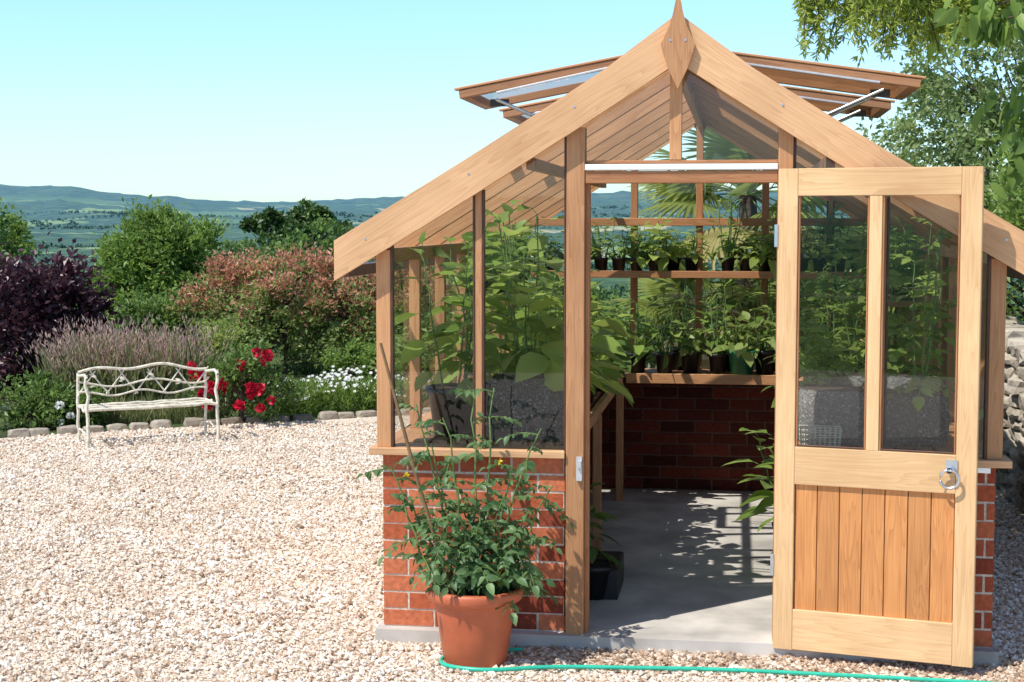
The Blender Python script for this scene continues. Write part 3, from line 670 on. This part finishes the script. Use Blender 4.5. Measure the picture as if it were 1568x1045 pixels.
for i, x in enumerate(xs):
    pm = 'greenpot' if i == 4 else 'black'
    potted('potted_plant', x, 3.33+R.normal(0, .02), .857, .09 if i == 4 else R.uniform(.055, .08), .15 if i == 4 else R.uniform(.1, .15), .16+.24*R.random(), R.uniform(.08, .16), 6, 7, R.uniform(.06, .14), R.choice(['l_acer', 'l_mid', 'l_lime', 'l_olive']), pm, ar=.3 if i % 2 else .6)
    if i % 2: potted('potted_plant', x+.08, 3.56, .857, .08, .14, .38+.15*R.random(), .16, 5, 8, .14, R.choice(['l_mid', 'l_acer']), ar=.55)
for x in np.arange(-1.08, 1.1, .115):
    if R.random() < .12: continue
    big = R.random() < .3
    potted('potted_seedling', x, 3.52+R.normal(0, .03), 1.484, .048, .09, (.30 if big else .12)+.12*R.random(), .12, 6, 8, R.uniform(.06, .12), R.choice(['l_acer', 'l_lime', 'l_mid']), ar=R.uniform(.35, .6), label=R.random() < .5)
for y in np.arange(1.4, 3.3, .24):
    potted('potted_seedling', 1.08, y, 1.414, .055, .09, .25, .12, 5, 8, .11, 'l_acer', ar=.5)
    potted('potted_seedling', -1.08, y, 1.414, .055, .09, .25, .12, 5, 8, .11, 'l_acer', ar=.5)
for x, y, H in [(.62, .70, .35), (1.02, .36, .78), (.85, .95, .75), (1.0, 1.5, .6), (.8, 2.1, .55), (.95, 2.7, .6)]:
    potted('potted_tomato_plant', x, y, zt+(.02 if y < 1 else 0), .09, .17, H, .24, 5, 8, .085, 'l_lime' if y < 1 else 'l_acer', kind='tomato')
potted('potted_aubergine_plant', .56, 1.35, .06, .12, .24, .50, .24, 6, 9, .17, 'l_acer', 'black', ar=.6)
potted('potted_plant', -.40, .65, .06, .10, .16, .35, .15, 5, 8, .13, 'l_mid', ar=.5)
potted('potted_plant', -.62, .9, .06, .12, .2, .45, .2, 5, 8, .15, 'l_dark', ar=.5)
mb = MB(); box(mb, (0, 0, .07), (.15, .4, .14)); box(mb, (0, 0, .142), (.13, .38, .006), 1); mb.build('seed_crate', [M['black'], M['soil']], None, (-.36, .80, .06))

# ------------------------------------------------------------------ hose
cu = bpy.data.curves.new('garden_hose', 'CURVE'); cu.dimensions = '3D'; cu.bevel_depth = .0085; cu.bevel_resolution = 3
pts = [(-.62, -.16), (-.92, -.24)] + [S(l, d) for l, d in [(-.32, 6.22), (-.22, 6.14), (-.08, 6.10), (.1, 6.16), (.3, 6.16), (.55, 6.14), (.8, 6.13), (1.2, 6.06), (1.8, 5.95), (2.4, 5.8)]]
spn = cu.splines.new('NURBS'); spn.points.add(len(pts)-1); spn.order_u = 4; spn.use_endpoint_u = True
for p, q in zip(spn.points, pts): p.co = (q[0], q[1], .024, 1)
cu.materials.append(M['hose']); o = bpy.data.objects.new('garden_hose', cu); scene.collection.objects.link(o)

# ------------------------------------------------------------------ metal bench
p0 = S(-3.37, 12.35); p1 = S(-2.42, 12.8)
B = empty('metal_garden_bench', (p0[0], p0[1], 0), math.atan2(p1[1]-p0[1], p1[0]-p0[0]))
W = math.hypot(p1[0]-p0[0], p1[1]-p0[1]); mb = MB()
def wig(a, b_, n=10, amp=.008):
    t = np.linspace(0, 1, n)[:, None]; w_ = R.normal(0, amp, (n, 3)); w_[0] = w_[-1] = 0
    return np.array(a)*(1-t)+np.array(b_)*t+w_
sd_ = .36; sh = .31; bh = .58
for x in (0, W):
    tube(mb, wig((x, 0, 0), (x, .0, sh+.28), 8, .006), .014, 8); tube(mb, wig((x, sd_+.05, 0), (x, sd_, bh), 8, .004), .013, 8)
    tube(mb, [(x, -.03, sh+.25), (x, .08, sh+.275), (x, .2, sh+.26), (x, sd_, sh+.24)], .012, 8)
    tube(mb, wig((x, 0, sh), (x, sd_, sh)), .011, 6); tube(mb, wig((x, 0, .12), (x, sd_, .12)), .008, 6)
    tube(mb, [(x, 0, .0), (x-.03, -.01, .0)], .014, 6)
for y in np.linspace(0, sd_, 6): tube(mb, wig((0, y, sh), (W, y, sh), 12, .006), .008 if 0 < y < sd_ else .014, 6)
t = np.linspace(0, 1, 24)
tube(mb, np.stack([W*t, np.full(24, sd_), bh+.0+.018*np.sin(t*12)+.035*np.sin(t*3.14)], 1), .013, 6)
tube(mb, np.stack([W*t, np.full(24, sd_), sh+.09+.02*np.sin(t*14+1)], 1), .009, 6)
tube(mb, np.stack([W*t, np.full(24, sd_), sh+.17+.025*np.sin(t*10+2)], 1), .009, 6)
for q in range(9):
    x = W*(q+.5)/9; s = (-1)**q
    tube(mb, [(x-.07*s, sd_, sh+.07+.02*R.random()), (x, sd_+.003, sh+.17), (x+.08*s, sd_, bh+.01)], [.008, .007, .005], 5)
    c = np.array([[x+.03*s, sd_-.01, sh+.13+.1*R.random()]]); leaves(mb, c, np.array([[s, 0, .5]]), np.array([[0, -1, .1]]), .07, .024, 0, None, 1)
mb.build('frame', [M['cream']], B)

# ------------------------------------------------------------------ garden planting
def place(name, mats, fn):
    mb = MB(); fn(mb); return mb.build(name, mats)
x, y = S(-5.35, 16.5); mats = [M['l_purple'], M['bark']]
def f(mb):
    crown(mb, (x, y, .70), (1.2, 1.0, .88), 120, 14000, .075, 0, 1, (x, y, 0), .13, .6, zmin=.05, leafup=.3)
    crown(mb, (x+.65, y-.1, .8), (.5, .5, .6), 30, 3500, .075, 0, 1, (x+.3, y, 0), .17, .6, zmin=.05, leafup=.3)
place('purple_smoke_bush', mats, f)
x, y = S(-4.95, 22)
def f(mb):
    crown(mb, (x+.05, y, .75), (1.05, .9, 1.0), 90, 13000, .085, 0, 1, (x, y, -.3), .13, .45, trunk_r=.06, zmin=0)
    crown(mb, (x-.12, y, 1.45), (.52, .5, .62), 36, 3800, .085, 0, 1, (x, y, .8), .2, .4, trunk_r=.03, leafup=.6, lump=.4)
    crown(mb, (x+.36, y+.1, 1.25), (.5, .5, .6), 34, 3600, .085, 0, 1, (x, y, .8), .2, .4, trunk_r=.03, leafup=.6, lump=.4)
    crown(mb, (x-.55, y+.1, 1.1), (.42, .4, .5), 24, 2400, .085, 0, 1, (x, y, .8), .2, .4, trunk_r=.03, leafup=.6)
    for q in range(9):
        sx_, sy_ = x+R.uniform(-.55, .5), y+R.uniform(-.2, .2); zt_ = 1.95+R.uniform(-.15, .28)-abs(sx_-x)*.6
        tube(mb, [(x, y, 1.1), (sx_, sy_, zt_)], [.012, .004], 5, 1); c_ = np.linspace(0, 1, 60)[:, None]
        P_ = np.array([sx_, sy_, zt_-.45])*(1-c_)+np.array([sx_, sy_, zt_])*c_+R.normal(0, .05, (60, 3))*(1.1-c_)
        leaves(mb, P_, rdir(60, .5), rdir(60), .085, .036, 0)
place('maple_tree', [M['l_acer'], M['bark']], f)
x1, y1 = S(-4.2, 19); place('green_shrub', [M['l_mid'], M['bark']], lambda mb: crown(mb, (x1, y1, .42), (.75, .6, .5), 60, 7000, .07, 0, 1, (x1, y1, 0), .14, zmin=0))
x2, y2 = S(-2.75, 18.6)
def f(mb):
    for dx, dy, h, w in [(-.62, .2, 1.28, .62), (.05, 0, 1.45, .76), (.75, .1, 1.28, .7), (1.5, .4, 1.26, .78)]:
        c = (x2+dx, y2+dy, h*.5)
        crown(mb, c, (w, w, h*.57), 80, 9500, .055, 0, 2, (x2+dx, y2+dy, 0), .12, .5, zmin=.02, mat2=1, mat2fn=lambda P, i, h=h: ((P[:, 2]+R.normal(0, .2, len(P))+.22*np.sin(i*1.7)) > h*.72) & (R.random(len(P)) < .85), leafup=.4, lump=.35)
place('red_tipped_photinia', [M['l_olive'], M['l_red'], M['bark']], f)
x3, y3 = S(-2.83, 15.7); place('lime_shrub', [M['l_lime'], M['bark']], lambda mb: crown(mb, (x3, y3, .42), (.36, .3, .46), 30, 3500, .045, 0, 1, (x3, y3, 0), .16, zmin=0))
x4, y4 = S(-1.3, 16.6); place('low_olive_shrub', [M['l_acer'], M['bark']], lambda mb: crown(mb, (x4, y4, .3), (.9, .4, .4), 50, 6000, .05, 0, 1, (x4, y4, 0), .12, zmin=0))
def grass(name, lat0, lat1, d0, d1, n, h, plume=True):
    mb = MB(); la = lat0+(lat1-lat0)*R.random(n); ds_ = d0+(d1-d0)*R.random(n)
    tuft = R.integers(0, 8, n); la = .35*la+.65*(lat0+(lat1-lat0)*(tuft+.5)/8)
    P = np.array(CAM)+ds_[:, None]*FW+la[:, None]*RT; P = np.concatenate([P, np.zeros((n, 1))], 1)
    D_ = np.stack([R.normal(0, .3, n), R.normal(0, .3, n), np.ones(n)], 1); D_ = unit(D_); hh = h*(.4+.6*R.random(n)**1.5)*(.8+.2*np.sin(tuft*2.1))
    leaves(mb, P, D_, rdir(n), hh, .011, 0, None, 0, 0, .25)
    if plume:
        k = (R.random(n) < .5) & (hh > h*.5); T = P[k]+D_[k]*hh[k][:, None]*.92
        for q in range(5): leaves(mb, T+R.normal(0, .02, T.shape)+D_[k]*.03*q, D_[k]+R.normal(0, .25, T.shape), rdir(k.sum()), .06, .011, 1)
    mb.build(name, [M['grassbl'], M['plume']])
grass('ornamental_grass', -4.5, -2.9, 14.6, 15.4, 5200, .84)
grass('low_grass_border', -4.6, -2.5, 13.9, 14.4, 3000, .3, False)
def rosebush(name, la, d, w, h, nr, fm, nlv=3500, fs=.05):
    x, y = S(la, d); mb = MB(); K = crown(mb, (x, y, h*.45), (w, .3, h*.5), 35, nlv, .05, 0, 1, (x, y, 0), .2, zmin=0)
    for q in range(nr):
        c = np.array([x+R.uniform(-w, w), y-.25+R.normal(0, .12), h*(.15+.8*R.random())]); k = 26
        dd = rdir(k, .2); s_ = fs*R.uniform(.7, 1.1); leaves(mb, c+dd*.012, dd, rdir(k), s_, s_, 2, np.clip(R.random(k), 0, 1), 1, -.2, -.3)
    mb.build(name, [M['l_mid'], M['bark'], M[fm]])
rosebush('red_rose_bush', -2.42, 13.95, .40, .74, 20, 'rose'); rosebush('white_rose_bush', -4.2, 13.6, .42, .48, 5, 'white', fs=.035); rosebush('pink_border_shrub', -5.6, 13.8, .8, .5, 3, 'white', fs=.035)
rosebush('rose_foliage_shrub', -3.75, 13.75, .18, .4, 1, 'white', 900, fs=.03)
mb = MB(); n = 10000; la = -2.25+3.6*R.random(n); base_d = np.interp(la, kx, kd)
P = np.array(CAM)+(base_d+.12+.75*R.random(n))[:, None]*FW+la[:, None]*RT
P = np.concatenate([P, (.26*R.random(n))[:, None]], 1); leaves(mb, P, rdir(n, 1.0), rdir(n), .09, .016, 0)
n = 750; la = -2.2+3.5*R.random(n); base_d = np.interp(la, kx, kd); dd = .15+.75*R.random(n)
P = np.array(CAM)+(base_d+dd)[:, None]*FW+la[:, None]*RT; zc = .15+.16*dd+.09*R.random(n)+.05*np.sin(la*7)
th = R.random(n)*6
for q in range(6):
    a = th+q*math.pi/3; leaves(mb, np.concatenate([P, zc[:, None]], 1), np.stack([np.cos(a), np.sin(a)*.75-.2, .3+.6*np.sin(a)], 1), np.tile([0, -.5, 1.], (n, 1)), .022, .015, 1)
mb.build('white_daisy_border', [M['l_acer'], M['white']])
def midtree(name, la, d, w, h, top, nl=5000, lf=.25, mt='l_dark', ncl=60, lump=.25):
    x, y = S(la, d); g = ground_z(d)
    place(name, [M[mt], M['bark']], lambda mb: crown(mb, (x, y, top-h*.5), (w, w, h*.5), ncl, nl, lf, 0, 1, (x, y, g), .14, .7, trunk_r=.03*w+.05, lump=lump))
# spreading oak: several uneven crown lobes on one trunk
ox, oy = S(-17, 119)
def f(mb):
    for dx, dz, w, h in [(-2.3, 1.5, 1.0, 1.0), (-1.2, 2.0, 1.2, 1.3), (.2, 1.7, 1.4, 1.2), (1.5, 2.5, 1.3, 1.2), (2.5, 2.3, 1.0, 1.0), (3.3, 1.2, 1.1, 1.0), (-.5, .6, 2.6, 1.2), (1.8, .7, 2.0, 1.4)]:
        crown(mb, (ox+dx, oy+R.normal(0, .5), dz), (w, w, h*.5), 14, 650, .42, 0, 1, (ox+dx*.3, oy, -3.5), .2, .7, trunk_r=.1, lump=.4)
place('oak_tree', [M['l_dark'], M['bark']], f)
for u, d, w, h, top, mt in [(345, 45, 1.5, 3, 1.35, 'l_dark'), (400, 48, 1.8, 3.4, 1.55, 'l_mid'), (465, 42, 1.3, 3, 1.75, 'l_mid'), (515, 44, 1.4, 3, 1.6, 'l_dark'), (430, 60, 2.0, 4, 1.1, 'l_dark'), (330, 60, 2, 4, .7, 'l_dark'), (290, 70, 2, 4, .4, 'l_mid'), (100, 60, 2.2, 4, -.5, 'l_dark'), (-2, 40, .8, 4.5, 2.6, 'l_acer'), (-35, 38, 1.2, 4.5, 2.8, 'l_mid'), (570, 46, 2, 4, 1.3, 'l_mid'), (160, 50, 1.2, 3, .1, 'l_mid'), (640, 30, 1.6, 3, .9, 'l_mid'), (740, 32, 1.8, 3, .8, 'l_dark'), (860, 34, 2, 3, .7, 'l_mid'), (980, 30, 1.4, 3, .7, 'l_mid'), (700, 22, 1.2, 2, .7, 'l_acer'), (840, 21, 1.2, 2, .6, 'l_mid')]:
    midtree('garden_tree', (u-784)/2400*d, d, w, h, top, 4500, .13 if d < 50 else .2, mt, 50, .4)
# hedgerows and woods down the valley
mb = MB(); C_, W_ = [], []
for q in range(80):
    r0 = 450+2500*R.random()**.8; a0 = math.radians(R.uniform(-22, 22)); x0, y0 = S(r0*math.tan(a0), r0); hd = R.normal(0, .45)+.14; ln = R.uniform(120, 480); sp_ = 6+r0/500
    for t in np.arange(0, ln, sp_):
        if R.random() < .12: continue
        C_.append((x0+math.cos(hd)*t, y0+math.sin(hd)*t+R.normal(0, 1.5))); W_.append(R.uniform(1.8, 3.4))
for q in range(52):
    r0 = 450+2800*R.random(); a0 = math.radians(R.uniform(-22, 20)); x0, y0 = S(r0*math.tan(a0), r0)
    for t in range(45): C_.append((x0+R.normal(0, 55), y0+R.normal(0, 26))); W_.append(R.uniform(2.5, 4.6))
for (x, y), w in zip(C_, W_):
    rx_, ry_ = x-CAM[0], y-CAM[1]; rt = math.hypot(rx_, ry_); dg = math.degrees(math.atan2(rx_*RT[0]+ry_*RT[1], rx_*FW[0]+ry_*FW[1]))
    z = float(height(rt, dg, np.float64(x), np.float64(y))); k = 18
    dd = rdir(k, .3); P = np.array([x, y, z+w*.4])+dd*np.array([w, w, w*.55])*(.6+.5*R.random((k, 1)))
    leaves(mb, P, rdir(k), dd+rdir(k)*.4, w*.9, w*.75, 0, np.clip(.2+.5*dd[:, 2]+.3*R.random(k)+.2*R.random(), 0, 1))
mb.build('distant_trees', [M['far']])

def fan_palm(name, x, y, z0, zc, nf, fl, mt='l_palm', spread=1.0, straw=-.1):
    mb = MB(); tube(mb, wig((x, y, z0), (x, y, zc), 8, .01), np.linspace(.09, .07, 8), 10, 1)
    for q in range(nf):
        az = q*2.4+R.random()*.5; el = R.uniform(-.5, 1.3); pl = .45*spread*(.8+.4*R.random())
        d = np.array([math.cos(az)*math.cos(el), math.sin(az)*math.cos(el), math.sin(el)])
        t = np.linspace(0, 1, 6)[:, None]; pts = np.array([x, y, zc])+d*pl*t-np.array([0, 0, .1])*t**2
        tube(mb, pts, .006, 4, 2); c = pts[-1]; side = unit(np.cross(d, [0, 0, 1.])+1e-6); k = 28
        an = np.linspace(-2.1, 2.1, k); Dd = np.cos(an)[:, None]*d+np.sin(an)[:, None]*side; Dd[:, 2] -= .12
        nn = np.cross(side, d); leaves(mb, np.tile(c, (k, 1)), Dd, np.tile(nn, (k, 1)), fl*(1-.25*np.abs(an)/2.1), .034, 0 if el > straw else 3, np.clip(.2+.6*R.random()+.2*R.random(k), 0, 1), 1, .25, .3)
    mb.build(name, [M[mt], M['bark'], M['stem'], M['l_straw']])
x, y = S(1.75, 11.7); fan_palm('fan_palm', x, y, 0, 2.0, 26, .52, spread=1.1)
fan_palm('fan_palm', .02, 4.55, 0, 1.15, 18, .34, straw=.4, spread=.8)
fan_palm('fan_palm', .62, 4.6, 0, 1.2, 18, .36, straw=.4, spread=.8)
fan_palm('fan_palm', 1.2, 4.9, 0, 1.25, 16, .42)
for la, d, w, h, mt in [(1.6, 14, .9, 1.5, 'l_dark'), (.4, 14.3, .8, 1.1, 'l_mid'), (2.7, 13.6, .9, 1.7, 'l_dark'), (3.4, 13, .8, 1.8, 'l_acer'), (-.6, 15.6, .7, .9, 'l_olive')]:
    x, y = S(la, d); place('hedge_shrub', [M[mt], M['bark']], lambda mb: crown(mb, (x, y, h*.5), (w, .7, h*.55), 60, 6500, .07, 0, 1, (x, y, 0), .15, zmin=0))
x, y = S(4.75, 14.2)
def f(mb):
    crown(mb, (x, y, 2.5), (2.05, 1.2, 1.75), 230, 26000, .06, 0, 1, (x, y, 0), .07, .6, trunk_r=.06, shell=.25)
    crown(mb, (x+.2, y-.8, 1.4), (1.6, .9, 1.0), 80, 9000, .062, 0, 1, (x, y, 0), .10, .55, trunk_r=.05, shell=.35)
place('small_leaved_tree', [M['l_pale'], M['bark']], f)
x, y = S(3.85, 10.6)
place('climbing_shrub', [M['l_acer'], M['bark']], lambda mb: crown(mb, (x, y, 1.75), (.78, .8, .85), 70, 8500, .06, 0, 1, (x, y, 0), .12, .5, trunk_r=.05))
# overhanging conifer (trunk out of frame to the right)
mb = MB(); tx, ty = S(4.4, 8.6)
tube(mb, wig((tx, ty, 0), (tx+.1, ty, 5.5), 10, .03), np.linspace(.2, .08, 10), 12, 1)
def spray(a, b_, hang, nsp):
    pts = wig(a, b_, 12, .03); tube(mb, pts, np.linspace(.035, .008, 12), 6, 1)
    for q in range(nsp):
        t = .3+.7*R.random()**.8; c = np.array([np.interp(t, np.linspace(0, 1, 12), pts[:, i]) for i in range(3)])
        hl = hang*(.3+.9*R.random()); d = unit(np.array([R.normal(-.1, .25), R.normal(0, .3), -1])); tt = np.linspace(0, 1, 26)
        pp = c+d*hl*tt[:, None]+R.normal(0, .008, (26, 3)); tube(mb, pp[::7], .0025, 4, 1)
        for s in range(3):
            dn = d*.7+rdir(26)*.8; leaves(mb, pp, dn, rdir(26), .05, .011, 0, np.clip(.3+.7*R.random(26), 0, 1))
for (la, d, z), n_ in [((1.42, 8.0, 2.98), 105), ((1.66, 7.8, 2.95), 85), ((1.98, 8.2, 3.02), 80), ((2.4, 8.4, 3.12), 50)]:
    a = S(la, d); spray((tx, ty, 3.4), (a[0], a[1], z), .34, n_)
mb.build('overhanging_conifer_tree', [M['l_needle'], M['bark']])
mb = MB(); tx, ty = S(3.6, 6.9)
tube(mb, wig((tx, ty, 0), (tx, ty, 4.2), 10, .03), np.linspace(.12, .05, 10), 10, 1)
for (la, d, z), n_, sg in [((2.02, 6.9, 2.72), 28, .07), ((2.14, 6.9, 2.68), 24, .06), ((2.26, 7.0, 2.30), 34, .07), ((2.24, 6.9, 2.82), 30, .07), ((2.33, 7.1, 2.12), 34, .07), ((2.45, 7, 2.5), 40, .10)]:
    a = S(la, d); e = np.array([a[0], a[1], z]); pts = wig((tx, ty, z+.5), e, 10, .02); tube(mb, pts, np.linspace(.02, .004, 10), 6, 1)
    P = e+R.normal(0, sg, (n_, 3)); D_ = rdir(n_); D_[:, 2] -= .9
    leaves(mb, P, D_, rdir(n_)+np.array([0, -.4, .6]), .12*(.6+.6*R.random(n_)), .052, 0, None, 1)
mb.build('overhanging_plum_tree', [M['l_acer'], M['bark']])

# ------------------------------------------------------------------ light, sky, camera
el = math.radians(56); az = np.array([-math.sin(math.radians(44)), -math.cos(math.radians(44))])
d = Vector((az[0]*math.cos(el), az[1]*math.cos(el), math.sin(el)))
sl = bpy.data.lights.new('sun', 'SUN'); sl.energy = 5.0; sl.angle = math.radians(.5); sl.color = (1, .96, .89)
so = bpy.data.objects.new('sun', sl); scene.collection.objects.link(so); so.rotation_euler = d.to_track_quat('Z', 'Y').to_euler(); so.location = (0, 0, 20)
w = bpy.data.worlds.new('World'); scene.world = w; w.use_nodes = True; nt = w.node_tree
sk = nt.nodes.new('ShaderNodeTexSky'); sk.sky_type = 'NISHITA'; sk.sun_disc = False; sk.sun_elevation = el; sk.sun_rotation = math.atan2(az[0], az[1])
sk.air_density = 1.0; sk.dust_density = .3; sk.ozone_density = 1.5
tc = nt.nodes.new('ShaderNodeTexCoord'); sx_ = nt.nodes.new('ShaderNodeSeparateXYZ'); nt.links.new(tc.outputs['Generated'], sx_.inputs[0])
mr = nt.nodes.new('ShaderNodeValToRGB'); nt.links.new(sx_.outputs[2], mr.inputs[0])
e = mr.color_ramp.elements; e[0].position = 0; e[0].color = (.45, .58, .68, 1); e[1].position = .45; e[1].color = (.42, .42, .42, 1)
e2 = e.new(.07); e2.color = (.54, .68, .84, 1)
e2 = e.new(.20); e2.color = (.58, .77, 1.0, 1)
vm = nt.nodes.new('ShaderNodeVectorMath'); vm.operation = 'MULTIPLY'; nt.links.new(sk.outputs[0], vm.inputs[0]); nt.links.new(mr.outputs[0], vm.inputs[1])
vs = nt.nodes.new('ShaderNodeVectorMath'); vs.operation = 'SCALE'; vs.inputs['Scale'].default_value = 1.85; nt.links.new(vm.outputs[0], vs.inputs[0])
bg = nt.nodes['Background']; bg.inputs[1].default_value = .15; nt.links.new(vs.outputs[0], bg.inputs[0])
cam = bpy.data.cameras.new('camera'); cam.lens = 55.1; cam.sensor_width = 36; cam.clip_end = 20000; cam.clip_start = .05
co = bpy.data.objects.new('camera', cam); scene.collection.objects.link(co)
co.location = (CAM[0], CAM[1], 1.8); co.rotation_euler = (math.radians(90-4.34), 0, math.radians(8.19)); scene.camera = co
scene.view_settings.view_transform = 'Standard'; scene.view_settings.look = 'None'; scene.view_settings.exposure = 0
